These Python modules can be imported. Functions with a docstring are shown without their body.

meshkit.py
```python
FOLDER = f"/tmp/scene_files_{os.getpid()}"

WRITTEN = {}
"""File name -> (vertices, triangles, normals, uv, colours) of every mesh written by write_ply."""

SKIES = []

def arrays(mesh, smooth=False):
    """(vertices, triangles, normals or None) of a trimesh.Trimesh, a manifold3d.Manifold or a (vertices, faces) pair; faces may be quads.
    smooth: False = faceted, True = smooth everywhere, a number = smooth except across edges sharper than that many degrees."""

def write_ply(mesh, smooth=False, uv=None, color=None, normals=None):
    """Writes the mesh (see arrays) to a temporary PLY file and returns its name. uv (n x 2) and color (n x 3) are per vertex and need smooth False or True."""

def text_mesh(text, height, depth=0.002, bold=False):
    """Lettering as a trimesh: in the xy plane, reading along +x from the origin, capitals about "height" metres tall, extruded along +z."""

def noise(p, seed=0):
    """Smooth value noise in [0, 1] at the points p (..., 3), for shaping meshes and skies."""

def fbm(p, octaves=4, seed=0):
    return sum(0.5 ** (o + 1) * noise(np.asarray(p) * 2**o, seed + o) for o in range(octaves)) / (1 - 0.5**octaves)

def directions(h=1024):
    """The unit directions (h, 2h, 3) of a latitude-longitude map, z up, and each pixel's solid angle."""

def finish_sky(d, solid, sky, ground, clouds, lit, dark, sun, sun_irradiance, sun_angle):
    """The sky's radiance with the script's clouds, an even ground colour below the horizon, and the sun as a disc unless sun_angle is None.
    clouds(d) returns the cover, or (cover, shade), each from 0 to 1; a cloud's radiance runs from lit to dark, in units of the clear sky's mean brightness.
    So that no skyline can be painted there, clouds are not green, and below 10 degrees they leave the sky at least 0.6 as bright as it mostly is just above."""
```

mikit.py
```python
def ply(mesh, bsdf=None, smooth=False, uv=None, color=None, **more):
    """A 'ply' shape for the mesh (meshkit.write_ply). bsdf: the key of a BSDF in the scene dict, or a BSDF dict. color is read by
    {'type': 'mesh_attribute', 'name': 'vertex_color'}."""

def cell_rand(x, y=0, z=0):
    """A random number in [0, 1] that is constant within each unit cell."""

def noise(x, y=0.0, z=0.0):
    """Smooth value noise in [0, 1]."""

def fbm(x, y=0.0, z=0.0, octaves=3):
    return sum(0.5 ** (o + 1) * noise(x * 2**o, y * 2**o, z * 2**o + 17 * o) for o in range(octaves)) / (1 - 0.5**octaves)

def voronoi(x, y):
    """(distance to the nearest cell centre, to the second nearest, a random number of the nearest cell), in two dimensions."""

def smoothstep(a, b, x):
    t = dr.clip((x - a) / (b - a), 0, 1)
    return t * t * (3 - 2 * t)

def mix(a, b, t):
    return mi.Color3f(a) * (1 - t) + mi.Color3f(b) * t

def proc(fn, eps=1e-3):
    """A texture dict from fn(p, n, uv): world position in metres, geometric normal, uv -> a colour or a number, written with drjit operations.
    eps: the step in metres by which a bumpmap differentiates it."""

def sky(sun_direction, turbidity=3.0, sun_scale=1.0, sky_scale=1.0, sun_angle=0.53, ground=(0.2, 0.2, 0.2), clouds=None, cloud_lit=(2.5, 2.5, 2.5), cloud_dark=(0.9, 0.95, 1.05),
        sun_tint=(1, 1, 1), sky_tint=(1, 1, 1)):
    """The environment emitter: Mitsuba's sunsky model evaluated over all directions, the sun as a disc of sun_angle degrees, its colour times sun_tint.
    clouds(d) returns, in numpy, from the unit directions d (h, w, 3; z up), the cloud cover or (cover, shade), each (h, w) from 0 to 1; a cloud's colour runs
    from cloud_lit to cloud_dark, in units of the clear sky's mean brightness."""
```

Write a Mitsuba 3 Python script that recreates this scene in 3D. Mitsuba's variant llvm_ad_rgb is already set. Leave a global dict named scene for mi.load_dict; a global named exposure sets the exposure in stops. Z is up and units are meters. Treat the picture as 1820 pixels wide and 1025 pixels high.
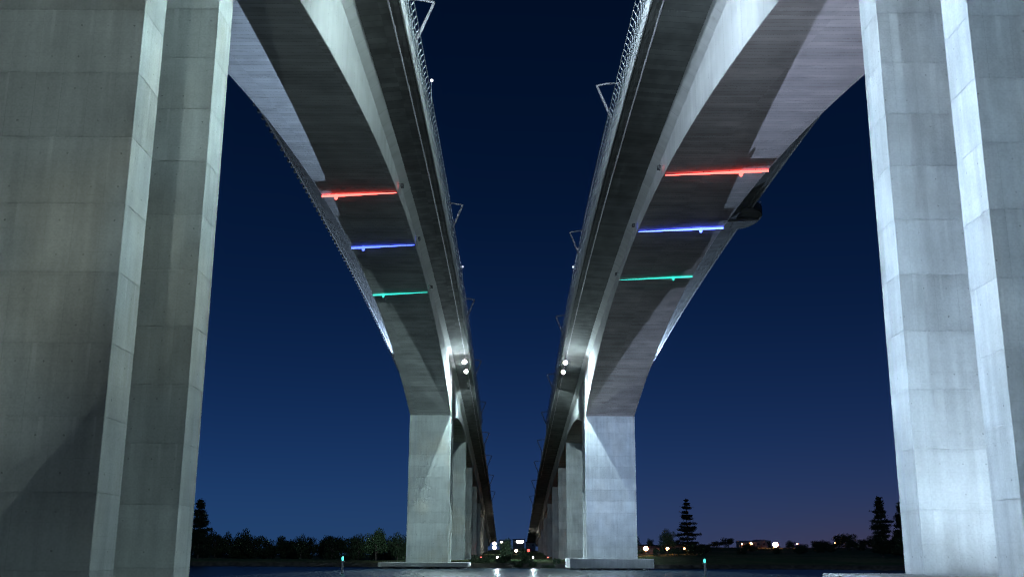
import math, numpy as np, trimesh, drjit as dr, mitsuba as mi, mikit, meshkit
from mikit import proc, fbm, noise, cell_rand, smoothstep, mix
T = mi.ScalarTransform4f
scene, labels = {}, {}
rng = np.random.default_rng(7)

# ------------------------------------------------------------------ camera, sky, exposure
CAM_H, PITCH, ROLL = 3.54, 0.2462, -0.0062
_c, _s = math.cos(PITCH), math.sin(PITCH)
_u = np.array([0, -_s, _c]); _r = np.array([1.0, 0, 0])
_up = _u * math.cos(ROLL) + _r * math.sin(ROLL)
scene['camera'] = {'type': 'perspective', 'fov': 2 * math.degrees(math.atan(910 / 1889.4)), 'fov_axis': 'x', 'near_clip': 0.1, 'far_clip': 20000,
                   'to_world': T().look_at(origin=[0, 0, CAM_H], target=[0, _c, CAM_H + _s], up=_up.tolist())}
exposure = 4.0                        # a long night exposure
DIM = 2.0 ** -exposure                # lamp strengths below are written for exposure 0

def night_veil(d):
    """a clear night: the sky darkens towards the zenith, with a faint band of lit-up haze low over the town"""
    el = np.degrees(np.arcsin(np.clip(d[..., 2], 0, 1)))
    az = np.degrees(np.arctan2(d[..., 0], d[..., 1]))
    n = meshkit.fbm(np.stack([d[..., 0] * 3, d[..., 1] * 3, d[..., 2] * 9], -1), 3, 5)
    dark = 1 - np.exp(-el / 11.0)
    town = np.exp(-el / 3.6) * np.exp(-((az - 24) / 20.0) ** 2) * (0.45 + 1.1 * n)
    glow = 0.5 * town
    cover = np.clip(0.93 * dark * (0.97 + 0.06 * n), 0, 1)
    total = np.clip(cover + glow * (1 - cover), 0, 1)
    return total, np.where(total > 1e-4, cover / np.maximum(total, 1e-4), 1.0)

scene['sky'] = mikit.sky((0.25, -1, 0.55), turbidity=2.0, sun_scale=0.0, sky_scale=0.9 * DIM, sky_tint=(0.115, 0.305, 0.89), ground=(0.05, 0.06, 0.08),
                         clouds=night_veil, cloud_lit=(2.6, 1.25, 1.35), cloud_dark=(0.002, 0.092, 0.31))
scene['sky']['sampling_weight'] = 2.0

# ------------------------------------------------------------------ main dimensions (metres; z = 0 is the water)
MID, HALF = 181.5, 130.0
Y1, BT, GAP = 45.13, 2.75, 8.59          # front of the near pier, blade thickness, gap between the two blades
PIER_LEN = 2 * BT + GAP
YF = Y1 + 260.0
LIFT0, LIFT = -0.335, 3.1685
SIDES = {'left': dict(inner=-17.27, outer=-29.07, tip_in=-11.6, tip_out=-33.0), 'right': dict(inner=21.27, outer=35.44, tip_in=14.0, tip_out=40.2)}
APPROACH = [420.0, 492.0, 564.0, 636.0, 708.0, 780.0, 852.0]

def z_edge(y):
    """underside of the deck edge"""
    y = np.asarray(y, float)
    z = 60.2 - 2.5e-4 * (y - MID) ** 2
    z308 = 60.2 - 2.5e-4 * (308 - MID) ** 2
    z = np.where(y > 308, z308 - 0.056 * (y - 308), z)
    z = np.where(y > 575, z308 - 0.056 * 267 - 0.076 * (y - 575), z)
    zb = 60.2 - 2.5e-4 * (55 - MID) ** 2
    return np.where(y < 55, zb - 0.056 * (55 - y), z)

def z_root(y):
    return z_edge(y) - 0.25

def z_soffit(y):
    y = np.asarray(y, float)
    a, b = Y1 + PIER_LEN / 2, YF + PIER_LEN / 2
    main = 57.3 - 13.8 * ((y - MID) / 120.0) ** 2
    pier = 57.3 - 13.8 * ((b - PIER_LEN / 2 - MID) / 120.0) ** 2
    t = np.clip((y - (b + PIER_LEN / 2)) / 95.0, 0, 1)
    far = (z_root(y) - 3.0) * (1 - (1 - t) ** 2) + pier * (1 - t) ** 2
    t2 = np.clip(((a - PIER_LEN / 2) - y) / 95.0, 0, 1)
    near = (z_root(y) - 3.0) * (1 - (1 - t2) ** 2) + pier * (1 - t2) ** 2
    z = np.where(y > b - PIER_LEN / 2, pier, np.where(y < a + PIER_LEN / 2, pier, main))
    z = np.where(y > b + PIER_LEN / 2, far, z)
    return np.where(y < a - PIER_LEN / 2, near, z)

# ------------------------------------------------------------------ materials
def f3(r, g, b):
    return mi.Color3f(r, g, b)

def pier_colour(p, n, uv):
    lift = dr.floor((p.z - LIFT0) / LIFT)
    fr = (p.z - LIFT0) / LIFT - lift
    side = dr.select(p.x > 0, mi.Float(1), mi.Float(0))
    blade = dr.floor(p.y / 7.3)
    tone = 0.86 + 0.20 * cell_rand(lift, blade, side)
    tone *= 0.72 + 0.56 * fbm(p.x * 0.45, p.y * 0.45, p.z * 0.35, 4)
    along = dr.select(dr.abs(n.x) > 0.7, p.y, p.x)
    tone *= 0.86 + 0.28 * fbm(along * 2.6, p.z * 0.22, blade + side * 7, 3)
    tone *= 0.93 + 0.14 * noise(along * 14, p.z * 14, 3)
    pan = along / 1.22
    line = dr.abs(pan - dr.floor(pan) - 0.5)
    tone *= 1 - 0.16 * smoothstep(0.475, 0.497, line) * noise(dr.floor(pan) * 3.1, lift * 1.7, 5)
    board = p.z / 0.53
    tone *= 1 - 0.10 * smoothstep(0.45, 0.5, dr.abs(board - dr.floor(board) - 0.5)) * noise(along * 0.5, dr.floor(board), 8)
    # grime that runs down from the construction joints, and the pale lime tears
    tone *= 1 - 0.13 * smoothstep(0.86, 1.0, fr) * noise(along * 1.1, lift, 2)
    tone *= 1 - 0.10 * smoothstep(0.12, 0.0, fr) * noise(along * 0.7, lift, 9)
    tear = smoothstep(0.80, 0.93, noise(along * 3.4, lift * 5.0, 12)) * smoothstep(0.25, 0.9, fr)
    cx, cz = along / 1.22, (p.z - LIFT0) / (LIFT / 2)
    hole = dr.sqrt(dr.square((cx - dr.floor(cx) - 0.5) * 1.22) + dr.square((cz - dr.floor(cz) - 0.5) * LIFT / 2))
    tone *= 1 - 0.45 * smoothstep(0.06, 0.03, hole) * cell_rand(dr.floor(cx), dr.floor(cz), 4)
    warm = smoothstep(0.45, 0.75, fbm(p.x * 0.2, p.y * 0.2, p.z * 0.12 + 9, 3))
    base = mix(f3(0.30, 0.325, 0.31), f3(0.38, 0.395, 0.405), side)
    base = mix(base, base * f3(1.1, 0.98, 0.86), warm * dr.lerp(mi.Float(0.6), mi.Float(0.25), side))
    return base * tone + f3(0.045, 0.045, 0.043) * tear

def pier_relief(p, n, uv):
    along = dr.select(dr.abs(n.x) > 0.7, p.y, p.x)
    pan = along / 1.22
    return fbm(along * 3, p.z * 3, 1, 2) * 0.22 - smoothstep(0.485, 0.5, dr.abs(pan - dr.floor(pan) - 0.5)) * 0.6

def girder_colour(p, n, uv):
    """soffit: boards across the bridge, joints, stains; webs: stains that run down"""
    under = smoothstep(0.82, 0.94, dr.abs(n.z))
    b = p.y / 1.05 + 0.05 * noise(p.x * 0.6, p.y * 0.2, 2)
    cell = dr.floor(b)
    edge = smoothstep(0.42, 0.5, dr.abs(b - cell - 0.5))
    seg = dr.floor(p.y / 4.1)
    soff = 0.84 + 0.24 * cell_rand(cell, 3, dr.floor(p.x / 9.0))
    soff *= 1 - 0.50 * edge * (0.35 + 0.65 * noise(p.x * 0.35, cell * 2.3, 1))
    soff *= 0.70 + 0.55 * fbm(p.x * 0.35, p.y * 0.5, 4, 4)
    soff *= 0.9 + 0.2 * cell_rand(seg, 11)
    web = 0.82 + 0.3 * fbm(p.y * 0.8, p.z * 0.12, p.x * 0.1, 4)
    web *= 0.9 + 0.2 * fbm(p.y * 0.15, p.z * 0.4, 5, 3)
    web *= 1 - 0.22 * smoothstep(0.93, 1.0, p.y / 4.1 - seg) * noise(p.z * 0.3, seg, 2)
    side = dr.select(p.x > 0, mi.Float(1), mi.Float(0))
    base = mix(f3(0.31, 0.315, 0.30), f3(0.34, 0.335, 0.33), side)
    soffit_tone = mix(f3(0.29, 0.30, 0.285), f3(0.385, 0.325, 0.315), side)  # right soffit warmer: spill of the red bar put into its colour
    return dr.lerp(base * web, soffit_tone * soff, under)

def girder_relief(p, n, uv):
    under = smoothstep(0.82, 0.94, dr.abs(n.z))
    b = p.y / 1.05
    return -under * smoothstep(0.44, 0.5, dr.abs(b - dr.floor(b) - 0.5))

def shaded_slab_colour(p, n, uv):
    """concrete of the deck cantilevers, darkened to stand for the shade underneath"""
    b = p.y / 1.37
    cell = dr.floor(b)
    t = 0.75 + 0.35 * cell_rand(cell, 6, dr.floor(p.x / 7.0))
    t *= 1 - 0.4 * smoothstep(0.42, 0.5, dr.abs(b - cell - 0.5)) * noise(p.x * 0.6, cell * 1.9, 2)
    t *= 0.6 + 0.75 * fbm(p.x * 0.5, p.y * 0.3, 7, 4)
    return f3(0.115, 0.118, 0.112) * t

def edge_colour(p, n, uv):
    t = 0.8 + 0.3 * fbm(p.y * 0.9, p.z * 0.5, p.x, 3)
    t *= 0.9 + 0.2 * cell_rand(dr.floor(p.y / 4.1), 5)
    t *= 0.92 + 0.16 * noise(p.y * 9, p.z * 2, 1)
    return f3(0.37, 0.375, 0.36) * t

def steel_colour(p, n, uv):
    return f3(0.30, 0.32, 0.33) * (0.75 + 0.4 * fbm(p.x * 2, p.y * 2, p.z * 2, 3))

def water_relief(p, n, uv):
    return fbm(p.x * 0.55 + 0.6 * noise(p.y * 0.2, p.x * 0.2), p.y * 0.16, 1, 3) + 0.25 * fbm(p.x * 2.2, p.y * 0.9, 4, 2)

def ground_colour(p, n, uv):
    g = fbm(p.x * 0.05, p.y * 0.05, 3, 4)
    fine = fbm(p.x * 0.9, p.y * 0.9, 1, 3)
    grass = mix(f3(0.06, 0.105, 0.04), f3(0.12, 0.125, 0.06), smoothstep(0.35, 0.65, g))
    mud = mix(f3(0.05, 0.047, 0.038), f3(0.12, 0.11, 0.09), fine)
    return mix(mud, grass, smoothstep(1.0, 1.7, p.z + 0.7 * (g - 0.5))) * (0.6 + 0.8 * fine)

def leaf_colour(a, b):
    a, b = mi.Color3f(a), mi.Color3f(b)
    return lambda p, n, uv: mix(a, b, fbm(p.x * 0.5, p.y * 0.5, p.z * 0.5, 3)) * (0.6 + 0.8 * cell_rand(p.x * 3, p.y * 3, p.z * 3))

def bark_colour(p, n, uv):
    return f3(0.13, 0.11, 0.09) * (0.6 + 0.8 * fbm(p.x * 4, p.y * 4, p.z * 0.8, 3))

def matte(fn, rough=0.85, relief=None, depth=0.02, eps=0.01, **more):
    b = {'type': 'principled', 'base_color': proc(fn) if callable(fn) else {'type': 'rgb', 'value': list(fn)}, 'roughness': rough, 'specular': 0.35, **more}
    if relief:
        b = {'type': 'bumpmap', 'arbitrary': {**proc(relief, eps)}, 'scale': depth, 'bsdf': b}
    return {'type': 'twosided', 'bsdf': b}

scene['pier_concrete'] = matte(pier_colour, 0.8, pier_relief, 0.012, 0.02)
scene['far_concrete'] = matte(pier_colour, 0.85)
scene['girder_concrete'] = matte(girder_colour, 0.8, girder_relief, 0.02, 0.03)
scene['shaded_slab_concrete'] = matte(shaded_slab_colour, 0.85)  # underside shade of the deck edges is put into this dark tone
scene['edge_concrete'] = matte(edge_colour, 0.8)
scene['asphalt'] = matte((0.05, 0.05, 0.052), 0.9)
scene['galvanised'] = matte(steel_colour, 0.45, metallic=0.35)
scene['mast_steel'] = matte((0.36, 0.34, 0.36), 0.5, metallic=0.2)
scene['dark_steel'] = matte((0.05, 0.052, 0.055), 0.5)
scene['water_surface'] = {'type': 'bumpmap', 'arbitrary': proc(water_relief, 0.05), 'scale': 0.05,
                          'bsdf': {'type': 'principled', 'base_color': {'type': 'rgb', 'value': [0.012, 0.022, 0.028]}, 'roughness': 0.3, 'specular': 0.5}}
scene['earth_grass'] = matte(ground_colour, 0.95)
scene['leaves_dark'] = matte(leaf_colour((0.03, 0.05, 0.025), (0.05, 0.085, 0.035)), 0.7)
scene['leaves_green'] = matte(leaf_colour((0.04, 0.07, 0.03), (0.06, 0.11, 0.045)), 0.7)
scene['needles'] = matte(leaf_colour((0.03, 0.045, 0.03), (0.05, 0.075, 0.04)), 0.75)
scene['bark'] = matte(bark_colour, 0.9)
scene['render_wall'] = matte(lambda p, n, uv: f3(0.34, 0.33, 0.32) * (0.8 + 0.3 * fbm(p.x, p.y, p.z, 3)), 0.8)
scene['brick_wall'] = matte(lambda p, n, uv: f3(0.33, 0.17, 0.12) * (0.7 + 0.5 * fbm(p.x * 2, p.y * 2, p.z * 4, 3)), 0.85)
scene['roof_metal'] = matte(lambda p, n, uv: f3(0.45, 0.46, 0.47) * (0.8 + 0.3 * fbm(p.x * 2, p.y * 2, p.z, 3)), 0.5)
scene['roof_tile'] = matte(lambda p, n, uv: f3(0.2, 0.09, 0.07) * (0.7 + 0.5 * fbm(p.x * 3, p.y * 3, p.z * 3, 3)), 0.8)
scene['window_glass'] = matte((0.02, 0.025, 0.03), 0.08, specular=0.6)

# ------------------------------------------------------------------ helpers
def key_for(name):
    if name not in KEYS:
        KEYS[name] = 0
        return name
    KEYS[name] += 1
    return f'{name}_{KEYS[name]:03d}'
KEYS = {}

def thing(name, label, cat, group=None):
    k = key_for(name)
    labels[k] = {'label': label, 'category': cat}
    if group:
        labels[k]['group'] = group
    return k

def part(parent, name, shape, **lab):
    k = key_for(f'{parent}__{name}') if parent else key_for(name)
    scene[k] = shape
    if lab:
        labels[k] = lab
    return k

def box(x0, x1, y0, y1, z0, z1, ch=0.0):
    if ch <= 0:
        return trimesh.creation.box(bounds=[[x0, y0, z0], [x1, y1, z1]])
    pts = []
    lo, hi = np.array([x0, y0, z0], float), np.array([x1, y1, z1], float)
    for sx in (0, 1):
        for sy in (0, 1):
            for sz in (0, 1):
                c = np.where([sx, sy, sz], hi, lo)
                s = np.where([sx, sy, sz], -1, 1)
                for ax in range(3):
                    q = c + s * ch
                    q[ax] = c[ax]
                    pts.append(q)
    return trimesh.convex.convex_hull(np.array(pts))

def cat(ms):
    return trimesh.util.concatenate(ms)

def tube(points, r, sides=8):
    """a closed tube along a polyline; r a number or one per point"""
    p = np.asarray(points, float)
    t = np.gradient(p, axis=0)
    t /= np.linalg.norm(t, axis=1, keepdims=True)
    ref = np.array([0, 0, 1.0]) if abs(t[0, 2]) < 0.9 else np.array([1.0, 0, 0])
    a = np.cross(t, ref); a /= np.linalg.norm(a, axis=1, keepdims=True)
    b = np.cross(t, a)
    ang = np.arange(sides) * 2 * math.pi / sides
    r = np.broadcast_to(r, (len(p),))
    v = p[:, None] + r[:, None, None] * (np.cos(ang)[None, :, None] * a[:, None] + np.sin(ang)[None, :, None] * b[:, None])
    n = len(p)
    f = []
    for i in range(n - 1):
        for j in range(sides):
            k = (j + 1) % sides
            f += [[i * sides + j, i * sides + k, (i + 1) * sides + k], [i * sides + j, (i + 1) * sides + k, (i + 1) * sides + j]]
    v = np.vstack([v.reshape(-1, 3), p[:1], p[-1:]])
    for j in range(sides):
        k = (j + 1) % sides
        f += [[n * sides, k, j], [n * sides + 1, (n - 1) * sides + j, (n - 1) * sides + k]]
    m = trimesh.Trimesh(v, f, process=False)
    m.fix_normals()
    return m

def loft(rings, closed_ends=True):
    """rings: list of (k,3) loops -> a closed solid"""
    k = len(rings[0])
    v = np.vstack(rings)
    f = []
    for i in range(len(rings) - 1):
        for j in range(k):
            m = (j + 1) % k
            f += [[i * k + j, i * k + m, (i + 1) * k + m], [i * k + j, (i + 1) * k + m, (i + 1) * k + j]]
    m = trimesh.Trimesh(v, f, process=False)
    if closed_ends:
        from shapely.geometry import Polygon
        for e, ring in ((0, rings[0]), (len(rings) - 1, rings[-1])):
            pv, pf = trimesh.creation.triangulate_polygon(Polygon(ring[:, [0, 2]]), engine='earcut')
            idx = [int(np.argmin(((ring[:, [0, 2]] - q) ** 2).sum(1))) + e * k for q in pv]
            f += [[idx[a] for a in tri] for tri in pf]
        m = trimesh.Trimesh(v, f, process=False)
    m.fix_normals()
    return m

def spot(name, pos, target, power, tint, cutoff, beam, weight=1.0):
    up = [0, 0, 1] if abs(target[0] - pos[0]) + abs(target[1] - pos[1]) > 0.01 else [0, 1, 0]
    scene[name] = {'type': 'spot', 'to_world': T().look_at(origin=list(pos), target=list(target), up=up),
                   'intensity': {'type': 'rgb', 'value': [power * DIM * float(c) for c in tint]}, 'cutoff_angle': cutoff, 'beam_width': beam, 'sampling_weight': weight}

def glow(mesh, rgb, weight=0.06):
    d = mikit.ply(mesh, 'dark_steel')
    d['emitter'] = {'type': 'area', 'radiance': {'type': 'rgb', 'value': [float(c) * DIM for c in rgb]}, 'sampling_weight': weight}
    return d

COOL, BLUE, TEAL = (0.72, 0.96, 1.02), (0.58, 0.80, 1.14), (0.84, 1.0, 0.99)

# ------------------------------------------------------------------ water, ground
part(None, 'river_water', mikit.ply((np.array([[-2500, 26, 0], [2500, 26, 0], [2500, 1400, 0], [-2500, 1400, 0.0]]), np.array([[0, 1, 2, 3]])), 'water_surface'), kind='structure')

def shore(x):
    return 333 + 6 * np.sin(x * 0.021 + 1) + 3 * np.sin(x * 0.083) + 10 * np.clip((np.abs(x - 2) - 30) / 60, 0, 1)

def ground_z(x, y):
    x, y = np.asarray(x, float), np.asarray(y, float)
    d = y - shore(x)
    z = -1.2 + 2.5 * np.clip(d / 4.0, 0, 1) + 0.7 * np.clip((d - 4) / 60, 0, 1)
    right = np.clip((x - 25) / 50, 0, 1)
    z = z + right * (np.clip((d - 10) / 260, 0, 1) * 6.5 + np.clip((d - 270) / 400, 0, 1) * 4.0)
    centre = np.clip(1 - np.abs(x - 2) / 160, 0, 1)
    z = z + centre * np.clip((y - 560) / 420, 0, 1) * 7.5
    n = meshkit.fbm(np.stack([x * 0.02, y * 0.02, x * 0], -1), 3, 3) - 0.5
    return z + n * 1.6 * np.clip(d / 30, 0, 1)

gx = np.concatenate([np.linspace(-2500, -420, 14)[:-1], np.arange(-420, 421, 6.0), np.linspace(420, 2500, 14)[1:]])
gd = np.concatenate([[-8, -2, 0, 1, 2, 3, 4, 6, 10], np.arange(16, 140, 8.0), np.geomspace(145, 4200, 34)])
GX, GD = np.meshgrid(gx, gd)
GY = shore(GX) + GD
V = np.stack([GX, GY, ground_z(GX, GY)], -1).reshape(-1, 3)
nx = len(gx)
F = [[i * nx + j, i * nx + j + 1, (i + 1) * nx + j + 1, (i + 1) * nx + j] for i in range(len(gd) - 1) for j in range(nx - 1)]
part(None, 'far_bank', mikit.ply((V, np.array(F)), 'earth_grass', smooth=True), kind='structure')
nb = np.array([[x, y, z] for y, z in ((-400, 2.0), (-20, 1.9), (14, 1.7), (24, 0.9), (33, -1.0)) for x in (-900, -60, -20, 0, 20, 60, 900)], float)
part(None, 'near_bank', mikit.ply((nb, np.array([[i * 7 + j, i * 7 + j + 1, (i + 1) * 7 + j + 1, (i + 1) * 7 + j] for i in range(4) for j in range(6)])), 'earth_grass', smooth=True), kind='structure')

# ------------------------------------------------------------------ piers
def blade(pier, x0, x1, y0, y1, base, top, step=1, label=None):
    conc = 'pier_concrete' if y0 < 150 else 'far_concrete'      # the relief cannot be seen at 300 m
    core = box(x0 + 0.03, x1 - 0.03, y0 + 0.03, y1 - 0.03, base, top)
    b = part(pier, 'blade', mikit.ply(core, conc), **({'label': label} if label else {}))
    zs = [base] + [LIFT0 + LIFT * k for k in range(1, 40, step) if base + 0.5 < LIFT0 + LIFT * k < top - 0.5] + [top]
    for a, c in zip(zs[:-1], zs[1:]):
        j = rng.uniform(-0.006, 0.006, 2)
        part(b, 'pour_lift', mikit.ply(box(x0 + j[0], x1 + j[0], y0 + j[1], y1 + j[1], a + 0.005, c - 0.005, 0.014), conc))

def twin_pier(side, y0, cap, label, drop):
    s = SIDES[side]
    x0, x1 = sorted((s['inner'], s['outer']))
    k = thing('bridge_pier', label, 'pier')
    cx0, cx1, cy0, cy1, cz0, cz1 = cap
    part(k, 'pile_cap', mikit.ply(box(cx0, cx1, cy0, cy1, cz0, cz1, 0.08), 'pier_concrete'))
    piles = [trimesh.creation.cylinder(0.75, segment=[[px, py, -6], [px, py, cz0 + 0.02]], sections=12) for px in np.linspace(cx0 + 2, cx1 - 2, 5) for py in (cy0 + 2.4, (cy0 + cy1) / 2, cy1 - 2.4)]
    for m in piles:
        part(k, 'pile', mikit.ply(m, 'pier_concrete', smooth=40))
    for i, yb in enumerate((y0, y0 + BT + GAP)):
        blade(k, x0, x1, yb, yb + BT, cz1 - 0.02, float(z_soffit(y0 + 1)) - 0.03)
    return k

twin_pier('left', Y1, (-33.5, -14.5, Y1 - 5, Y1 + PIER_LEN + 4, 0.4, 2.15), 'huge grey near left pier of two concrete blades, cut by the left frame edge', 0)
twin_pier('right', Y1, (17.7, 39.5, Y1 - 5, Y1 + PIER_LEN + 3.2, 0.4, 2.72), 'huge brightly lit near right pier of two pale blades, cut by the right frame edge', 0)
twin_pier('left', YF, (-36.2, -11.6, YF - 5.5, YF + PIER_LEN + 5, 0.55, 1.75), 'far left river pier standing on a low thin pile cap in the water', 0)
twin_pier('right', YF, (16.3, 39.3, YF - 5.5, YF + PIER_LEN + 5, 0.45, 3.0), 'far right river pier standing on a thick pale pile cap in the water', 0)
NTH = ['first', 'second', 'third', 'fourth', 'fifth', 'sixth', 'seventh']
for side in ('left', 'right'):
    s = SIDES[side]
    x0, x1 = sorted((s['inner'], s['outer']))
    for i, ya in enumerate(APPROACH):
        k = thing('approach_pier', f'{NTH[i]} grey approach pier on land behind the far {side} river pier', 'pier')
        xm = (x0 + x1) / 2
        g = float(ground_z(xm, ya)) - 0.5
        blade(k, x0 + 0.3, x1 - 0.3, ya - 1.3, ya + 1.3, g, float(z_soffit(ya)) - 0.03, 2)

# ------------------------------------------------------------------ the two bridges
def stations():
    ys = list(np.arange(-70, Y1 - 8, 9.6)) + [Y1 - 4.0]
    ys = list(np.linspace(-70, Y1, 13)) + list(np.linspace(Y1, Y1 + PIER_LEN, 4))[1:]
    ys += list(np.linspace(Y1 + PIER_LEN, YF, 61))[1:] + list(np.linspace(YF, YF + PIER_LEN, 4))[1:]
    ys += list(np.linspace(YF + PIER_LEN, 420, 21))[1:] + list(np.linspace(420, 924, 43))[1:]
    return ys
YS = stations()

def build_bridge(side):
    s = SIDES[side]
    sg = 1 if side == 'left' else -1                       # +x points to the gap for the left bridge
    xi, xo, ti, to = s['inner'], s['outer'], s['tip_in'], s['tip_out']
    k = thing('road_bridge', {'left': 'left concrete box girder bridge curving overhead with dark soffit', 'right': 'right concrete box girder bridge with round lookout on its outer edge'}[side], 'bridge')
    part(k, 'girder_core', mikit.ply(loft([np.array([[xi - 0.06 * sg, y, z_root(y)], [xi - 0.06 * sg, y, z_soffit(y) + 0.06], [xo + 0.06 * sg, y, z_soffit(y) + 0.06], [xo + 0.06 * sg, y, z_root(y)]]) for y in YS]), 'girder_concrete'))
    for a, b in zip(YS[:-1], YS[1:]):
        e = 0.018
        dz = rng.uniform(-0.002, 0.002)
        rings = []
        for y in ((a + e, (a + b) / 2, b - e) if b - a > 6 else (a + e, b - e)):
            zr, zs = float(z_root(y)), float(z_soffit(y)) + dz
            c = 0.07
            rings.append(np.array([[xi, y, zr - 0.9], [xi, y, zs + c], [xi - c * sg, y, zs], [xo + c * sg, y, zs], [xo, y, zs + c], [xo, y, zr - 0.9], [xo - 1.1 * sg, y, zr - 0.01], [xi + 1.1 * sg, y, zr - 0.01]]))
        part(k, 'girder_segment', mikit.ply(loft(rings), 'girder_concrete'))
        rings = []
        for y in (a + 0.012, b - 0.012):
            zr, ze = float(z_root(y)), float(z_edge(y))
            rings.append(np.array([[ti - 0.30 * sg, y, ze + 0.55], [ti - 0.30 * sg, y, ze + 0.12], [ti - 0.75 * sg, y, ze + 0.06], [ti - 0.85 * sg, y, ze + 0.16], [xi + 1.0 * sg, y, zr], [xo - 1.0 * sg, y, zr],
                                   [to + 0.85 * sg, y, ze + 0.16], [to + 0.75 * sg, y, ze + 0.06], [to + 0.30 * sg, y, ze + 0.12], [to + 0.30 * sg, y, ze + 0.55]]))
        part(k, 'deck_slab', mikit.ply(loft(rings), 'shaded_slab_concrete'))
        for tip, sgn, hp in ((ti, sg, 1.75), (to, -sg, 1.0)):
            rings = []
            for y in (a + 0.012, b - 0.012):
                ze = float(z_edge(y))
                rings.append(np.array([[tip, y, ze], [tip, y, ze + hp], [tip - 0.22 * sgn, y, ze + hp], [tip - 0.22 * sgn, y, ze + 0.62], [tip - 0.34 * sgn, y, ze + 0.56], [tip - 0.16 * sgn, y, ze + 0.05], [tip - 0.1 * sgn, y, ze]]))
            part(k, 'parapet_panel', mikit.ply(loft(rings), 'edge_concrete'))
    road = loft([np.array([[ti - 0.4 * sg, y, z_edge(y) + 0.56], [ti - 0.4 * sg, y, z_edge(y) + 0.62], [to + 0.4 * sg, y, z_edge(y) + 0.62], [to + 0.4 * sg, y, z_edge(y) + 0.56]]) for y in YS])
    part(k, 'road_surface', mikit.ply(road, 'asphalt'))
    yp = np.array([y for y in YS if 60 < y < 560])
    part(k, 'drain_pipe', mikit.ply(tube(np.stack([np.full_like(yp, ti - 1.25 * sg), yp, z_edge(yp) - 0.12], -1), 0.1, 8), 'mast_steel', smooth=True))
    for y in yp[::2]:
        part(k, 'pipe_hanger', mikit.ply(box(*sorted((ti - 1.37 * sg, ti - 1.13 * sg)), y - 0.04, y + 0.04, float(z_edge(y)) - 0.24, float(z_edge(y)) + 0.14), 'mast_steel'))
    return k
for side in ('left', 'right'):
    build_bridge(side)

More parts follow.
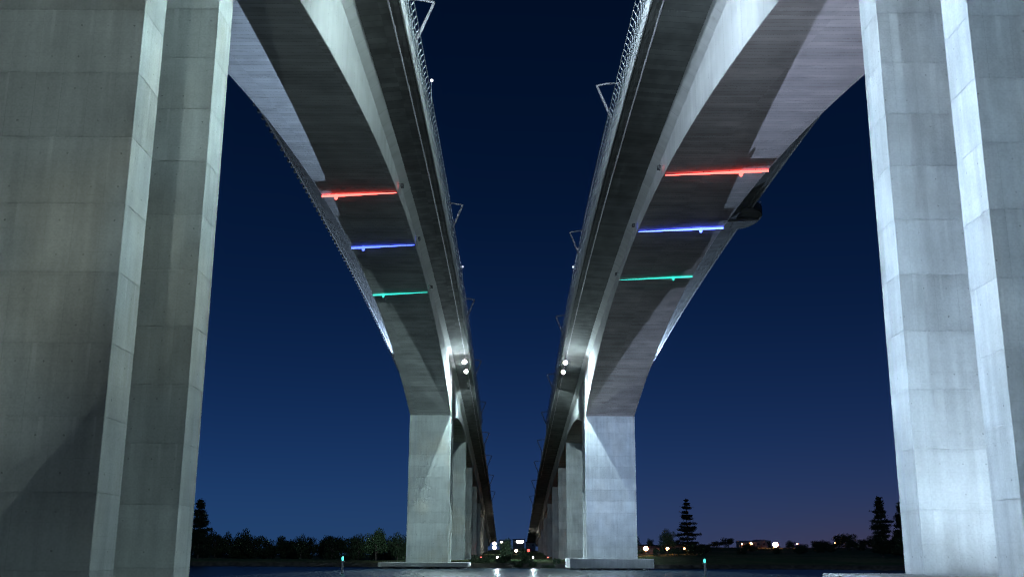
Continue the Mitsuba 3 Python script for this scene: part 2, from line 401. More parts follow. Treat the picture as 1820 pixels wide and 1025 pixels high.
# safety fences: every post its own part, wires run along the bridge
post = {}
def fence(side, edge):
    s = SIDES[side]
    tip = s['tip_in' if edge == 'inner' else 'tip_out']
    sg = (1 if side == 'left' else -1) * (1 if edge == 'inner' else -1)
    k = thing('safety_fence', f'grey post and rail safety fence along the {edge} edge of the {side} bridge', 'fence')
    top = 1.75 if edge == 'inner' else 1.0
    if edge == 'inner':
        ys = np.arange(62, 420, 1.7)
        runs, sh = ((0, 0.35), (0, 0.7), (0, 1.05), (0, 1.4), (0, 1.75), (0, 2.1), (0.16, 2.6), (0.5, 3.1)), cat([box(-0.08, 0.08, -0.06, 0.06, 0, 2.2, 0), tube([[0, 0, 2.15], [0.16 * sg, 0, 2.6], [0.5 * sg, 0, 3.12]], 0.075, 6), box(-0.12, 0.12, -0.14, 0.14, 0, 0.05)])
    else:
        ys = np.arange(84, 330, 2.4)
        runs, sh = ((0.42, 0.45),), cat([box(*sorted((0.113 * sg, 0.62 * sg)), -0.28, 0.28, -0.85, -0.45, 0.02), box(*sorted((0.40 * sg, 0.62 * sg)), -0.14, 0.14, -0.44, 0.6, 0.02)])
    if (side, edge) == ('right', 'outer'):
        runs, sh = ((0, 0.9),), box(-0.05, 0.05, -0.05, 0.05, 0, 0.9)
    if (side, edge) not in post:
        post[side, edge] = mikit.ply(sh, 'galvanised' if edge == 'inner' else 'edge_concrete')
    for y in ys:
        part(k, 'fence_post', {**post[side, edge], 'to_world': T().translate([tip - 0.11 * sg, float(y), float(z_edge(y)) + top])})
    yy = np.linspace(ys[0], ys[-1], 70)
    for dx, dz in runs:
        part(k, 'rail', mikit.ply(tube(np.stack([np.full_like(yy, tip - 0.11 * sg + dx * sg), yy, z_edge(yy) + top + dz], -1), 0.06 if dz > 2 else 0.035, 5), 'galvanised', smooth=True))
for side in ('left', 'right'):
    for edge in ('inner', 'outer'):
        fence(side, edge)

# street lamps leaning over the gap
LAMP_Y = {'left': [119, 200, 272, 341, 410, 480, 550, 620, 690], 'right': [144, 217, 288, 361, 430, 500, 570, 640, 710]}
for side in ('left', 'right'):
    s = SIDES[side]
    sg = 1 if side == 'left' else -1
    for i, y in enumerate(LAMP_Y[side]):
        ze = float(z_edge(y))
        k = thing('street_lamp', f'{(NTH + ["eighth", "ninth", "tenth"])[i]} street lamp from the camera leaning inward over the gap from the {side} bridge', 'street lamp', None)
        x = s['tip_in'] - 0.35 * sg
        part(k, 'mast', mikit.ply(tube([[x, y, ze + 0.6], [x, y, ze + 5.6], [x + 0.5 * sg, y, ze + 6.6], [x + 2.1 * sg, y, ze + 10.6]], [0.24, 0.22, 0.21, 0.17], 8), 'mast_steel', smooth=40))
        part(k, 'arm', mikit.ply(tube([[x + 2.12 * sg, y, ze + 10.58], [x + 0.6 * sg, y, ze + 10.9], [x - 1.9 * sg, y, ze + 11.1]], [0.17, 0.15, 0.12], 8), 'mast_steel', smooth=40))
        xa, xb = sorted((x - 1.8 * sg, x - 2.9 * sg))
        part(k, 'lamp_head', mikit.ply(box(xa, xb, y - 0.2, y + 0.2, ze + 11.0, ze + 11.22, 0.05), 'galvanised'))
        lens = box(xa + 0.1, xb - 0.1, y - 0.15, y + 0.15, ze + 10.95, ze + 10.998)
        part(k, 'lens', glow(lens, (60, 62, 66), 0.15) if i < 3 else mikit.ply(lens, 'window_glass'))

# ------------------------------------------------------------------ floodlights under the decks
def floodlight(pos, aim, label, rgb, size=0.34, weight=0.02, reach=None):
    """a round housing with a lit lens, hung from a bracket"""
    pos, aim = np.array(pos, float), np.array(aim, float)
    d = aim - pos; d /= np.linalg.norm(d)
    M = trimesh.geometry.align_vectors([0, 0, 1], d); M[:3, 3] = pos
    k = thing('floodlight', label, 'floodlight')
    prof = np.array([[0.0, -0.7], [size * 0.55, -0.66], [size * 0.8, -0.4], [size * 1.06, -0.1], [size * 1.12, 0.06], [size * 1.0, 0.06], [size * 1.0, -0.06], [0, -0.06]])
    h = trimesh.creation.revolve(prof, sections=24); h.apply_transform(M)
    part(k, 'housing', mikit.ply(h, 'dark_steel', smooth=30))
    lens = trimesh.creation.cylinder(size * 0.94, height=0.03, sections=24); lens.apply_translation([0, 0, -0.02]); lens.apply_transform(M)
    part(k, 'lens', glow(lens, rgb, weight))
    if reach is not None:
        b = pos - d * 0.45
        part(k, 'bracket', mikit.ply(tube([b, [b[0], b[1], (b[2] + reach) / 2], [b[0], b[1], reach]], 0.06, 6), 'dark_steel'))
    return pos + d * 0.12

W = 30.0
def ceil(y):
    return float(z_edge(y)) + 0.1

LI, LO, RI, RO = -17.27, -29.07, 21.27, 35.44
# far pier, under the outer cantilevers, shining back along the girders
for nm, x, tx, tint, pw in (('left', LO - 2.2, LO + 3, BLUE, 0.27e6), ('right', RO + 3.4, RO - 5, (0.70, 0.78, 1.12), 0.17e6)):
    o = floodlight((x, 301, 55.6), (tx, 60, 40.5), f'unseen floodlight under the outer deck edge of the {nm} bridge at the far pier', (W, W, W * 1.1), reach=ceil(301))
    spot(f'beam_far_outer_{nm}', o, (tx, 60, 36.5), pw, tint, 4.95, 3.3, 5)
    spot(f'overhang_far_outer_{nm}', o, (x, 200, 59.4), 1.1e5 if nm == 'left' else 8e4, BLUE, 9, 3, 4)
    spot(f'spill_far_outer_{nm}', o, (x, 296.5, 60), 1.2e4, BLUE, 37, 24, 0.5)
# out of view at the near pier, placed to light the far piers and soffits
for nm, x, tx, tint, pw in (('left', LO - 2.9, LO + 6, COOL, 0.9e5), ('right', RO + 3.6, RO - 6, BLUE, 1.3e5)):
    o = floodlight((x, 63, 55.4), (tx, 300, 28), f'unseen floodlight under the outer deck edge of the {nm} bridge at the near pier', (W, W, W), reach=ceil(63))
    spot(f'beam_near_outer_{nm}', o, (tx, 300, 33), pw, tint, 7.7, 4.8, 4)
# far pier, inner side: the four bright lamps
for nm, x, sx, wx in (('left', -13.0, -1, LI), ('right', 14.9, 1, RI)):
    for i, (y, z) in enumerate(((290, 55.4), (302, 54.8))):
        o = floodlight((x, y, z), (x + 3 * sx, y - 30, z - 8), f'dazzling white floodlight by the far pier under the {nm} bridge, {("nearer", "farther")[i]} of two', (420, 440, 460), 0.5, 0.3, reach=ceil(y))
        spot(f'beam_far_inner_{nm}_{i}', o, (wx, y - 18 + 24 * i, z - 18), 4.6e3, COOL, 66, 34, 0.8)
        spot(f'beam_far_web_{nm}_{i}', o, (wx, (286, 303)[i], (49, 41)[i]), (1.2e4, 5.0e3)[i], COOL, 46, 22, 0.7)
    # and an unseen one, placed to light the approach spans and piers
    o = floodlight((x, 322, 53.0), (wx, 430, 8), f'unseen floodlight behind the far {nm} river pier shining along the approach spans', (W, W, W), reach=ceil(322))
    spot(f'beam_approach_{nm}', o, (wx + 2 * sx, 440, 12), 1.3e4, COOL, 27, 10, 0.7)
# out of view at the near pier, lighting the other bridge across the gap
for nm, x, on, tx, pw, pp, tint in (('right', 14.8, 'left', LI, 1.3e4, 1.2e4, COOL), ('left', -12.6, 'right', RI, 1.5e4, 6.0e3, (0.70, 0.9, 1.08))):
    xe = x - 1.6 * (1 if on == 'left' else -1)
    o = floodlight((xe, 64, 58.3), (tx, 108, 53), f'unseen floodlight on the {nm} bridge parapet aimed at the web of the {on} bridge', (W, W, W), reach=58.9)
    spot(f'beam_web_{on}', o, (tx, 112, 52), pw, tint, 42, 18, 1.5)
    o = floodlight((x, 51.5, 54.9), (tx, 53, 26), f'unseen floodlight under the {nm} bridge aimed at the near {on} pier', (W, W, W), reach=ceil(51.5))
    spot(f'beam_cross_{on}', o, (tx, 52, 34), pp, tint, 38, 9, 1.5)
# out of view on the near bank, placed to light the near piers
o = floodlight((-6, -14, 3.0), (-22, 45, 20), 'unseen floodlight standing on the near bank aimed at the left pier', (W, W, W), reach=1.8)
for i in range(5):
    spot(f'beam_bank_left_{i}', o + np.array([0.13 * (i - 2), 0, 0]), (-22, 48, 24), 6.6e2, TEAL, 34, 22, 0.4)
o = floodlight((14, -4, 3.0), (27, 45, 20), 'unseen floodlight standing on the near bank aimed at the right pier', (W, W, W), reach=1.8)
spot('beam_bank_right', o, (27, 50, 20), 3.3e3, (0.66, 0.92, 1.1), 34, 22)
o = floodlight((-15.4, 41.6, 2.42), (23, 56, 24), 'unseen floodlight on the left near pile cap aimed across at the right pier', (W, W, W), 0.17, reach=2.1)
spot('beam_gap_right', o, (23, 57, 30), 1.0e4, (0.68, 0.90, 1.12), 44, 16)  # source out of view on the cap, placed to light the right pier
o = floodlight((25.5, 49.6, 3.3), (25.5, 56, 16), 'unseen floodlight between the blades of the near right pier', (W, W, W), 0.2, reach=2.7)
spot('beam_blades_right', o, (24.5, 56.5, 12), 4.0e2, (0.72, 0.92, 1.08), 62, 30)  # source hidden behind the front blade, placed to light the rear one
o = floodlight((9, -9, 3.0), (-22, 45, 20), 'added fill floodlight on the near bank aimed at the left pier', (W, W, W), reach=1.8)
spot('beam_bank_fill', o, (-22, 50, 24), 0.9e3, TEAL, 34, 24)  # added fill that lifts the shaded faces of the left pier
k = thing('unseen_heap', 'unseen heap of earth on the near bank that shades the left near pier', 'unseen heap')
hp = []  # heap out of view, shaped to cast the diagonal shadow on the left pier
for t in np.linspace(0, 1, 14):
    for a_ in np.linspace(0, 2 * math.pi, 37)[:-1]:
        q = np.array([-5.6 + 3.3 * t * math.cos(a_), -7.0 + 3.3 * t * math.sin(a_), 7.0 - 5.3 * t])
        hp.append(q + 0.25 * t * (meshkit.fbm(q[None] * 1.3, 3)[0] - 0.5) * np.array([2, 2, 1]))
part(k, 'mound', mikit.ply((np.array(hp), np.array([[i * 36 + j, i * 36 + (j + 1) % 36, (i + 1) * 36 + (j + 1) % 36, (i + 1) * 36 + j] for i in range(13) for j in range(36)])), 'earth_grass', smooth=True))

# inferred ground lamps, not seen themselves, at the feet of the far piers and under the approach spans
for nm, x, tx, pw in (('left', -4.0, -17, 2.6e3), ('right', 7.0, 22, 3.2e3)):
    o = floodlight((x, 338, 3.2), (tx, 312, 10), f'inferred floodlight on the far bank aimed at the inner face of the far {nm} pier', (W, W, W), reach=1.0)
    spot(f'beam_far_foot_{nm}', o, (tx, 310, 14), pw, COOL, 40, 25, 0.7)

# ------------------------------------------------------------------ navigation light bars across the soffits
BARS = [('left', 152.0, 'red'), ('left', 182.6, 'blue'), ('left', 213.8, 'green'), ('right', 139.5, 'red'), ('right', 171.2, 'blue'), ('right', 202.2, 'green')]
HUE = {'red': (1.0, 0.075, 0.062), 'blue': (0.06, 0.105, 1.0), 'green': (0.012, 0.30, 0.235)}
for side, y0, hue in BARS:
    s = SIDES[side]
    sg = 1 if side == 'left' else -1
    xi, xo = s['inner'], s['outer']
    k = thing('navigation_light_bar', f'glowing {hue} light bar across the underside of the {side} bridge', 'light bar')
    sk = -1.2 if True else 0
    xs = np.linspace(xo + 0.15 * sg, xi - 0.15 * sg, 9)
    ys = y0 - 2.4 * (xs - xs.mean()) / 11.8
    ys = y0 + (-0.19) * (xs - xs.mean())
    pts = np.stack([xs, ys, z_soffit(ys) - 0.3], -1)
    c = np.array(HUE[hue]) * {'red': 6.0, 'blue': 8.0 if side == 'right' else 4.4, 'green': 3.2}[hue]
    rad = np.interp(np.abs(xs - (xo + 0.22 * (xi - xo))), [0, 0.78 * abs(xi - xo)], [0.2, 0.07])
    part(k, 'light_tube', glow(tube(pts, rad, 10), c, 0.3))
    xl = xo + (0.2 if side == 'left' else 0.27) * (xi - xo)
    yl = float(np.interp(xl * sg, xs * sg, ys)); zl = float(z_soffit(yl))
    lan = trimesh.creation.icosphere(2, 0.36); lan.apply_scale([0.85, 0.85, 1.3]); lan.apply_translation([xl, yl, zl - 0.5])
    part(k, 'lantern', glow(lan, c * 1.0, 0.1))
    # an added hooded lamp, imitating the spill of the bar on the inner web
    wy, wz = float(ys[-1]) + 0.5, float(z_soffit(ys[-1])) + 1.0
    q = lambda d0, d1: sorted((xi + d0 * sg, xi + d1 * sg))
    part(k, 'added_web_lamp', glow(box(*q(0.78, 0.8), wy - 0.3, wy + 0.3, wz - 0.14, wz + 0.14), c * 5, 0.25))
    hood = [box(*q(0.81, 0.86), wy - 0.4, wy + 0.4, wz - 0.25, wz + 0.25)] + [box(*q(0.45, 0.81), wy + e - 0.02, wy + e + 0.02, wz - 0.25, wz + 0.25) for e in (-0.38, 0.38)] + [box(*q(0.45, 0.81), wy - 0.36, wy + 0.36, wz + e - 0.02, wz + e + 0.02) for e in (-0.23, 0.23)]
    part(k, 'added_web_hood', mikit.ply(cat(hood + [box(*q(0.005, 0.81), wy - 0.03, wy + 0.03, wz + 0.26, wz + 0.31)]), 'dark_steel'))
    part(k, 'hanger', mikit.ply(box(xl - 0.05, xl + 0.05, yl - 0.15, yl - 0.05, zl - 0.08, zl - 0.005), 'dark_steel'))
    for x, y, z in pts[1::2]:
        part(k, 'clip', mikit.ply(box(x - 0.06, x + 0.06, y - 0.05, y + 0.05, z + 0.1, z + 0.296), 'dark_steel'))

# small lights on the deck edges
def edge_light(x, y, z, rgb, label, r=0.22):
    k = thing('marker_light', label, 'marker light')
    m = trimesh.creation.icosphere(2, r); m.apply_translation([x, y, z])
    part(k, 'globe', glow(m, rgb, 0.02))
    part(k, 'arm', mikit.ply(tube([[x, y, z - r], [x, y, z - r - 0.4], [x, y, float(z_edge(y)) + 1.7]], 0.05, 6), 'galvanised'))
edge_light(-10.9, 131, 65.0, (1.2, 1.35, 1.6), 'small white marker light on the inner fence of the left bridge near the picture top')
edge_light(-10.9, 226, 65.2, (1.0, 1.1, 1.3), 'small white marker light on the inner fence of the left bridge at midspan')
edge_light(13.2, 222, 64.2, (1.0, 1.1, 1.3), 'small white marker light on the inner fence of the right bridge at midspan')
edge_light(-33.5, 157, 60.9, (0.05, 0.8, 0.7), 'small green marker light on the outer fence of the left bridge')

# the round lookout on the outer edge of the right bridge
k = thing('viewing_platform', 'dark half round lookout platform on the outer edge of the right bridge', 'platform')
cy, cx = 175.0, 39.6
ze = float(z_edge(cy))
th = np.linspace(-math.pi / 2, math.pi / 2, 29)
ring = lambda rx, ry, z: np.stack([cx + rx * np.cos(th), cy + ry * np.sin(th), np.full_like(th, z)], -1)
def half_disc(rx, ry, z0, z1):
    from shapely.geometry import Polygon
    m = trimesh.creation.extrude_polygon(Polygon(np.vstack([[[cx - 1.0, cy - ry]], ring(rx, ry, 0)[:, :2], [[cx - 1.0, cy + ry]]])), z1 - z0, engine='earcut')
    m.apply_translation([0, 0, z0]); return m
part(k, 'floor_slab', mikit.ply(half_disc(3.1, 5.8, ze - 0.1, ze + 0.35), 'shaded_slab_concrete'))
a, b = ring(3.25, 6.0, 0), ring(3.05, 5.75, 0)
wall = []
for i in range(len(th) - 1):
    q = np.array([a[i], a[i + 1], b[i + 1], b[i]])
    pts = np.vstack([q + [0, 0, ze + 0.05], q + [0, 0, ze + 1.2]])
    part(k, 'parapet_panel', mikit.ply(trimesh.convex.convex_hull(pts), 'shaded_slab_concrete'))
part(k, 'handrail', mikit.ply(tube(ring(3.15, 5.88, ze + 2.0), 0.06, 6), 'galvanised', smooth=40))
for i in range(0, 29, 3):
    q = ring(3.15, 5.88, 0)[i]
    part(k, 'rail_post', mikit.ply(box(q[0] - 0.05, q[0] + 0.05, q[1] - 0.05, q[1] + 0.05, ze + 1.2, ze + 2.0), 'galvanised'))
part(k, 'support_beam', mikit.ply(trimesh.convex.convex_hull(np.array([[35.6, cy - .2, ze - .8], [35.6, cy + .2, ze - .8], [35.6, cy - .3, ze - .12], [35.6, cy + .3, ze - .12], [42.4, cy - .2, ze - .12], [42.4, cy + .2, ze - .12], [42.4, cy - .2, ze - .4], [42.4, cy + .2, ze - .4]])), 'edge_concrete'))

# ------------------------------------------------------------------ river beacons
for x, nm in ((-33.3, 'left'), (38.6, 'right')):
    k = thing('river_beacon', f'green lit channel beacon post in the water in front of the {nm} bank', 'beacon')
    part(k, 'pile', mikit.ply(tube([[x, 218, -4], [x, 218, 0.9], [x, 218, 2.3]], 0.17, 10), 'galvanised', smooth=40))
    part(k, 'platform', mikit.ply(box(x - 0.35, x + 0.35, 217.65, 218.35, 2.25, 2.4, 0.03), 'galvanised'))
    m = trimesh.creation.capsule(0.35, 0.24, count=[10, 10]); m.apply_translation([x, 218, 2.85])
    part(k, 'lantern', glow(m, (0.15, 1.6, 1.4), 0.05))
    part(k, 'ladder', mikit.ply(cat([box(x - 0.22, x - 0.18, 217.7, 217.74, -0.5, 2.3), box(x + 0.18, x + 0.22, 217.7, 217.74, -0.5, 2.3)] + [box(x - 0.18, x + 0.18, 217.7, 217.73, z, z + 0.03) for z in np.arange(0.1, 2.2, 0.35)]), 'galvanised'))

# ------------------------------------------------------------------ trees
def leaf_cloud(centres, normals, size, seed):
    r = np.random.default_rng(seed)
    n = len(centres)
    d = normals + r.normal(0, 0.6, (n, 3)); d /= np.linalg.norm(d, axis=1, keepdims=True)
    a = np.cross(d, r.normal(0, 1, (n, 3))); a /= np.linalg.norm(a, axis=1, keepdims=True)
    b = np.cross(d, a)
    sz = size * r.uniform(0.6, 1.4, (n, 1))
    v = np.stack([centres + a * sz, centres + b * sz * 0.6, centres - a * sz, centres - b * sz * 0.6], 1).reshape(-1, 3)
    return v, np.arange(4 * n).reshape(n, 4)

def round_crown(seed, n=2400, leaf=0.033):
    """a crown in the unit cylinder (radius 1, from z = 0.2 to 1) of clumps with gaps"""
    r = np.random.default_rng(seed)
    cs, ns = [], []
    blobs = []
    for _ in range(r.integers(11, 17)):
        ang, rad = r.uniform(0, 2 * math.pi), math.sqrt(r.uniform(0, 1)) * 0.62
        blobs.append((np.array([rad * math.cos(ang), rad * math.sin(ang), r.uniform(0.36, 0.84) - 0.12 * rad]), r.uniform(0.24, 0.42)))
    per = n // len(blobs)
    for c, s in blobs:
        u = r.normal(0, 1, (per, 3)); u /= np.linalg.norm(u, axis=1, keepdims=True)
        rr = s * r.uniform(0.55, 1.08, (per, 1))
        cs.append(c + u * rr * [1, 1, 0.42]); ns.append(u)
    return leaf_cloud(np.vstack(cs), np.vstack(ns), leaf, seed + 1)

def limbs(seed, unit_r=0.05):
    r = np.random.default_rng(seed)
    ms = [tube([[0, 0, -0.05], [r.normal(0, .02), r.normal(0, .02), 0.25], [r.normal(0, .04), r.normal(0, .04), 0.62]], [unit_r, unit_r * 0.75, unit_r * 0.35], 7)]
    for _ in range(6):
        a, z = r.uniform(0, 2 * math.pi), r.uniform(0.18, 0.45)
        e = r.uniform(0.3, 0.6)
        ms.append(tube([[0, 0, z], [e * .5 * math.cos(a), e * .5 * math.sin(a), z + 0.14], [e * math.cos(a), e * math.sin(a), z + 0.27]], [unit_r * .5, unit_r * .35, unit_r * .15], 5))
    return cat(ms)
CROWN = {m: [mikit.ply(round_crown(20 + i, 3000), m) for i in range(4)] for m in ('leaves_dark', 'leaves_green')}
LIMB = [mikit.ply(limbs(40 + i), 'bark', smooth=True) for i in range(4)]

def tree(x, y, h, w, label, cat_='tree', group=None, leaves='leaves_dark', name='tree', sink=0.0):
    v = int(rng.integers(0, 4)); rot = float(rng.uniform(0, 360))
    k = thing(name, label, cat_, group)
    M = T().translate([x, y, float(ground_z(x, y)) - 0.05]).rotate([0, 0, 1], rot)
    part(k, 'trunk', {**LIMB[v], 'to_world': M @ T().scale([w / 2, w / 2, h])})
    part(k, 'crown', {**CROWN[leaves][v], 'to_world': M @ T().translate([0, 0, -h * sink]).scale([w / 2, w / 2, h * (1 + sink)])})

def pine(x, y, h, w, label, seed, tiers=13, ragged=0.25):
    """a pine with whorls of spreading branches, fuller and more ragged below"""
    r = np.random.default_rng(seed)
    k = thing('norfolk_pine', label, 'pine tree')
    z0 = float(ground_z(x, y)) - 0.1
    lean = r.normal(0, 0.01, 2) * h
    ax = lambda t: np.array([x + lean[0] * t, y + lean[1] * t, z0 + h * t])
    part(k, 'trunk', mikit.ply(tube([ax(0), ax(0.5), ax(1)], [0.38, 0.22, 0.04], 8), 'bark', smooth=True))
    cs, ns, br = [], [], []
    ts = np.sort(np.clip(np.linspace(0.1, 0.985, tiers) + r.normal(0, 0.010, tiers), 0.08, 0.99))
    for t in ts:
        rad = w / 2 * (1 - t) ** 0.75 * r.uniform(1 - ragged, 1 + ragged) + 0.3
        for a in np.linspace(0, 2 * math.pi, 8)[:-1] + r.uniform(0, 1) + r.normal(0, 0.15, 7):
            if r.uniform() < 0.08:
                continue
            L = rad * r.uniform(0.6, 1.15)
            tip = np.array([L * math.cos(a), L * math.sin(a), r.uniform(-0.05, 0.22) * L])
            p0 = ax(t)
            br.append(tube([p0, p0 + tip * [.5, .5, .2], p0 + tip], [0.09, 0.06, 0.02], 4))
            m = int(20 + 190 * L / (w / 2))
            q = r.uniform(0.08, 1.05, (m, 1)) ** 0.8
            cs.append(p0 + q * tip + r.normal(0, 1, (m, 3)) * [0.4, 0.4, 0.3] + [0, 0, 0.1]); ns.append(np.tile([0, 0, 1.0], (m, 1)))
    part(k, 'branches', mikit.ply(cat(br), 'bark'), kind='stuff')
    part(k, 'foliage', mikit.ply(leaf_cloud(np.vstack(cs), np.vstack(ns), 0.36, seed), 'needles'))

G_LEFT = 'dark trees of the tree line along the left bank'
for i in range(46):
    x = -150 + 2.35 * i + rng.normal(0, 1.0)
    y = 428 + rng.uniform(-12, 30)
    t = (x + 120) / 75
    h = 9.6 + 2.2 * np.clip((t - 0.45) * 3, 0, 1) + rng.normal(0, 1.5) - 1.8 * math.exp(-((t - 0.42) / 0.07) ** 2)
    tree(x, y, h, rng.uniform(9, 13), 'dark round headed tree in the tree line along the left bank', 'tree', G_LEFT, sink=0.28)
tree(-48, 392, 12.2, 11, 'greener lit round tree beside the far left river pier', leaves='leaves_green')
tree(-75, 392, 9.5, 6, 'slender tree with a pale trunk on the grass of the left bank', leaves='leaves_dark')
pine(-113.5, 398, 21, 9.5, 'tall dark pine beside the near left pier', 60, 15, 0.5)
pine(84.3, 520, 24.0, 13.5, 'tall tiered pine on the right bank to the right of the far right river pier', 61, 13)
tree(71, 498, 11.5, 11, 'round tree beside the tall tiered pine on the right bank', leaves='leaves_green')
pine(143.0, 420, 22.5, 9.5, 'tall dark pine beside the near right pier, left of two', 62, 17, 0.5)
pine(149.5, 416, 20.5, 9.5, 'tall dark pine beside the near right pier, right of two', 63, 15, 0.5)
tree(146, 400, 10, 12, 'broad dark tree at the foot of the two pines beside the near right pier')
G_R = 'dark bushes and low trees on the right bank'
for i in range(30):
    x = 50 + 5.6 * i + rng.normal(0, 1.5)
    y = float(np.clip(430 + 1.1 * (x - 50) + rng.uniform(-30, 60), 400, 660))
    if 1 and 118 < x * 600 / y < 158 and y > 520:
        y -= 60
    h = rng.uniform(3.2, 5.6)
    tree(x, y, h, h * rng.uniform(1.3, 1.9), 'dark low tree among the bushes on the right bank', 'tree', G_R, sink=0.22)
for i in range(20):
    x = 78 + 8.6 * i + rng.normal(0, 2.5)
    y = float(np.clip(660 + rng.uniform(-15, 50), 640, 720))
    h = rng.uniform(3.5, 7.0)
    tree(x, y, h, h * rng.uniform(1.2, 2.0), 'dark tree on the skyline of the low hill on the right bank', 'tree', 'skyline trees of the right bank', sink=0.25)
tree(190, 620, 9.5, 16, 'wide dark tree left of the farthest orange lamp', sink=0.2)
tree(222, 660, 11.5, 15, 'large dark rounded tree right of the farthest orange lamp', sink=0.2)
for i, x in enumerate(np.linspace(-11.5, 15.5, 11)):
    tree(x + rng.normal(0, .6), 343 + rng.uniform(-3, 4), rng.uniform(2.0, 3.3), rng.uniform(3.2, 5), 'low mangrove bush on the shore between the far piers', 'bush', 'mangrove bushes on the shore between the far piers', sink=0.3, name='shore_bush')
for x, y, h, w, q in ((-1.5, 470, 9.5, 9, 'dark tree in the middle of the gap between the bridges'), (5.8, 520, 6.5, 7, 'smaller dark tree right of the middle between the bridges')):
    tree(x, y, h, w, q, sink=0.15)

# ------------------------------------------------------------------ lamps on the far bank
def mast_lamp(x, y, z, rgb, label, heads=1, r=0.4, weight=0.06, stack=False):
    k = thing('bank_lamp', label, 'lamp')
    g = float(ground_z(x, y))
    z = max(z, g + 2.0)
    part(k, 'pole', mikit.ply(tube([[x, y, g - 0.3], [x, y, (g + z) / 2], [x, y, z - r]], [0.12, 0.1, 0.07], 8), 'dark_steel', smooth=40))
    for i in range(heads):
        m = trimesh.creation.icosphere(2, r)
        off = (i - (heads - 1) / 2) * r * 2.2
        m.apply_translation([x, y, z + off] if stack else [x + off, y, z])
        part(k, 'globe', glow(m, rgb, weight))
    if heads > 1 and not stack:
        part(k, 'crossbar', mikit.ply(box(x - r * 1.2 * heads, x + r * 1.2 * heads, y + r, y + r + 0.1, z - 0.06, z + 0.06), 'dark_steel'))
OR = np.array((24, 8.5, 3.6))
mast_lamp(58.2, 470, 7.0, OR * 2.0, 'bright orange lamp just right of the far right river pier', 1, 1.0)
mast_lamp(67.5, 470, 7.0, OR * 1.4, 'orange lamp on the right bank under the round tree', 1, 0.7)
mast_lamp(139.1, 632, 11.2, OR * 1.4, 'orange lamp in front of the low white house', 1, 0.8)
mast_lamp(145.5, 600, 10.2, OR * 2.4, 'brightest orange lamp on the right bank, right of the low white house', 1, 1.5, 0.12)
mast_lamp(208.4, 700, 12.6, OR * 1.2, 'farthest orange lamp on the right bank between two dark trees', 1, 1.0)
mast_lamp(133.0, 628, 10.2, OR * 0.7, 'small orange lamp left of the low white house', 1, 0.5)
mast_lamp(168.0, 640, 11.4, OR * 0.7, 'small orange lamp midway between the brightest and the farthest orange lamp', 1, 0.5)
mast_lamp(76.0, 478, 7.2, OR * 0.6, 'small orange lamp at the foot of the tall tiered pine', 1, 0.45)
mast_lamp(-117.2, 412, 11.5, (3.0, 3.2, 2.6), 'pale lamp beside the pine at the left bank', 1, 0.4)
mast_lamp(-10.2, 700, 10.0, (31, 29, 26), 'large dazzling white lamp at the end of the gap under the left bridge', 2, 1.1, 0.15, True)
mast_lamp(7.2, 820, 14.0, (26, 25, 23), 'white lamp at the end of the gap right of the middle', 2, 1.3)
mast_lamp(-7.5, 900, 14.5, (9, 8, 6.5), 'dimmer white lamp at the end of the gap left of the middle', 1, 1.0)
mast_lamp(3.7, 700, 6.9, (20, 12, 8), 'warm lamp low in the gap beside the red light', 1, 0.9)
mast_lamp(9.9, 600, 6.6, (4.2, 0.25, 0.2), 'red lamp low in the gap under the right bridge', 1, 0.8)
for x, y, z, q in ((-15.0, 560, 4.0, 'left'), (18.5, 540, 5.0, 'right')):
    k = thing('unseen_red_lamp', f'unseen red lamp on the ground reddening the approach piers of the {q} bridge', 'floodlight')
    g = float(ground_z(x, y))  # source unseen, placed to tint the approach piers red
    part(k, 'housing', mikit.ply(box(x - .4, x + .4, y - .3, y + .3, g + 0.6, g + 1.1, 0.05), 'dark_steel'))
    part(k, 'lens', glow(box(x - .35, x + .35, y - .25, y + .25, g + 1.11, g + 1.16), (40, 5, 4), 0.1))
    part(k, 'stand', mikit.ply(box(x - .1, x + .1, y - .1, y + .1, g - 0.2, g + 0.6), 'dark_steel'))

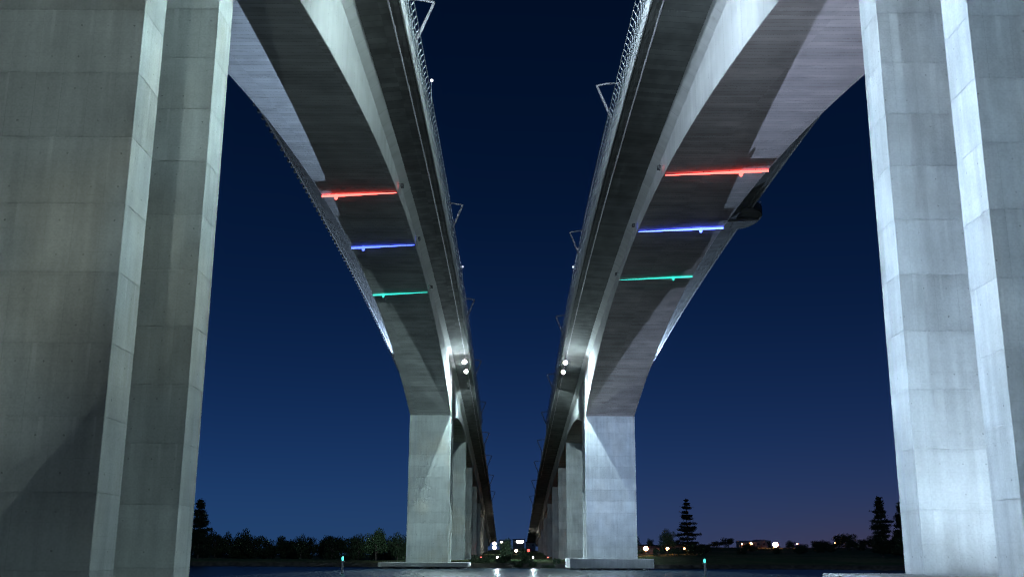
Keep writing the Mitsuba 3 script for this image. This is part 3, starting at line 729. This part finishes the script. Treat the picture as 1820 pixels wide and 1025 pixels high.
# ------------------------------------------------------------------ houses on the far bank
def house(x, y, w, d, h, label, roof='roof_metal', wall='render_wall', pitch=0.25, wins=3):
    g = float(ground_z(x, y)) - 0.4
    k = thing('house', label, 'house')
    part(k, 'wall', mikit.ply(box(x - w / 2, x + w / 2, y - d / 2, y + d / 2, g, g + h), wall))
    e = 0.5
    rise = pitch * d / 2
    v = np.array([[x - w / 2 - e, y - d / 2 - e, g + h], [x + w / 2 + e, y - d / 2 - e, g + h], [x + w / 2 + e, y + d / 2 + e, g + h], [x - w / 2 - e, y + d / 2 + e, g + h],
                  [x - w / 2 - e, y, g + h + rise], [x + w / 2 + e, y, g + h + rise]])
    part(k, 'roof', mikit.ply(trimesh.convex.convex_hull(v), roof))
    xs = np.linspace(x - w / 2, x + w / 2, wins + 2)[1:-1]
    for i, wx in enumerate(xs):
        zb = g + h - 2.3
        if i == wins // 2:
            part(k, 'door', mikit.ply(box(wx - .5, wx + .5, y - d / 2 - .06, y - d / 2 + .02, g + 0.4, g + 2.5), 'brick_wall'))
            continue
        wk = part(k, 'window', mikit.ply(box(wx - .75, wx + .75, y - d / 2 - .04, y - d / 2 + .02, zb, zb + 1.3), 'window_glass'))
        part(wk, 'frame', mikit.ply(cat([box(wx - .85, wx + .85, y - d / 2 - .09, y - d / 2 + .01, zb - .1, zb - .003), box(wx - .85, wx + .85, y - d / 2 - .09, y - d / 2 + .01, zb + 1.303, zb + 1.4)]), 'render_wall'))
house(140, 652, 9, 8, 3.6, 'low white house behind the orange lamp on the right bank')
house(151, 662, 7, 8, 4.4, 'taller pale house right of the low white house')
house(64, 506, 9, 7, 3.0, 'small brick house behind the orange lamps by the far right river pier', 'roof_tile', 'brick_wall')
house(77, 520, 7, 7, 3.2, 'small dark roofed house at the foot of the tall tiered pine', 'roof_tile', 'brick_wall')
house(-5, 1010, 10, 10, 8, 'left pale building at the end of the gap between the bridges', wins=4)
house(8, 1060, 11, 10, 9.5, 'middle pale building at the end of the gap between the bridges', wins=4)
house(19, 1030, 9, 10, 7, 'right pale building at the end of the gap between the bridges', 'roof_tile', wins=3)
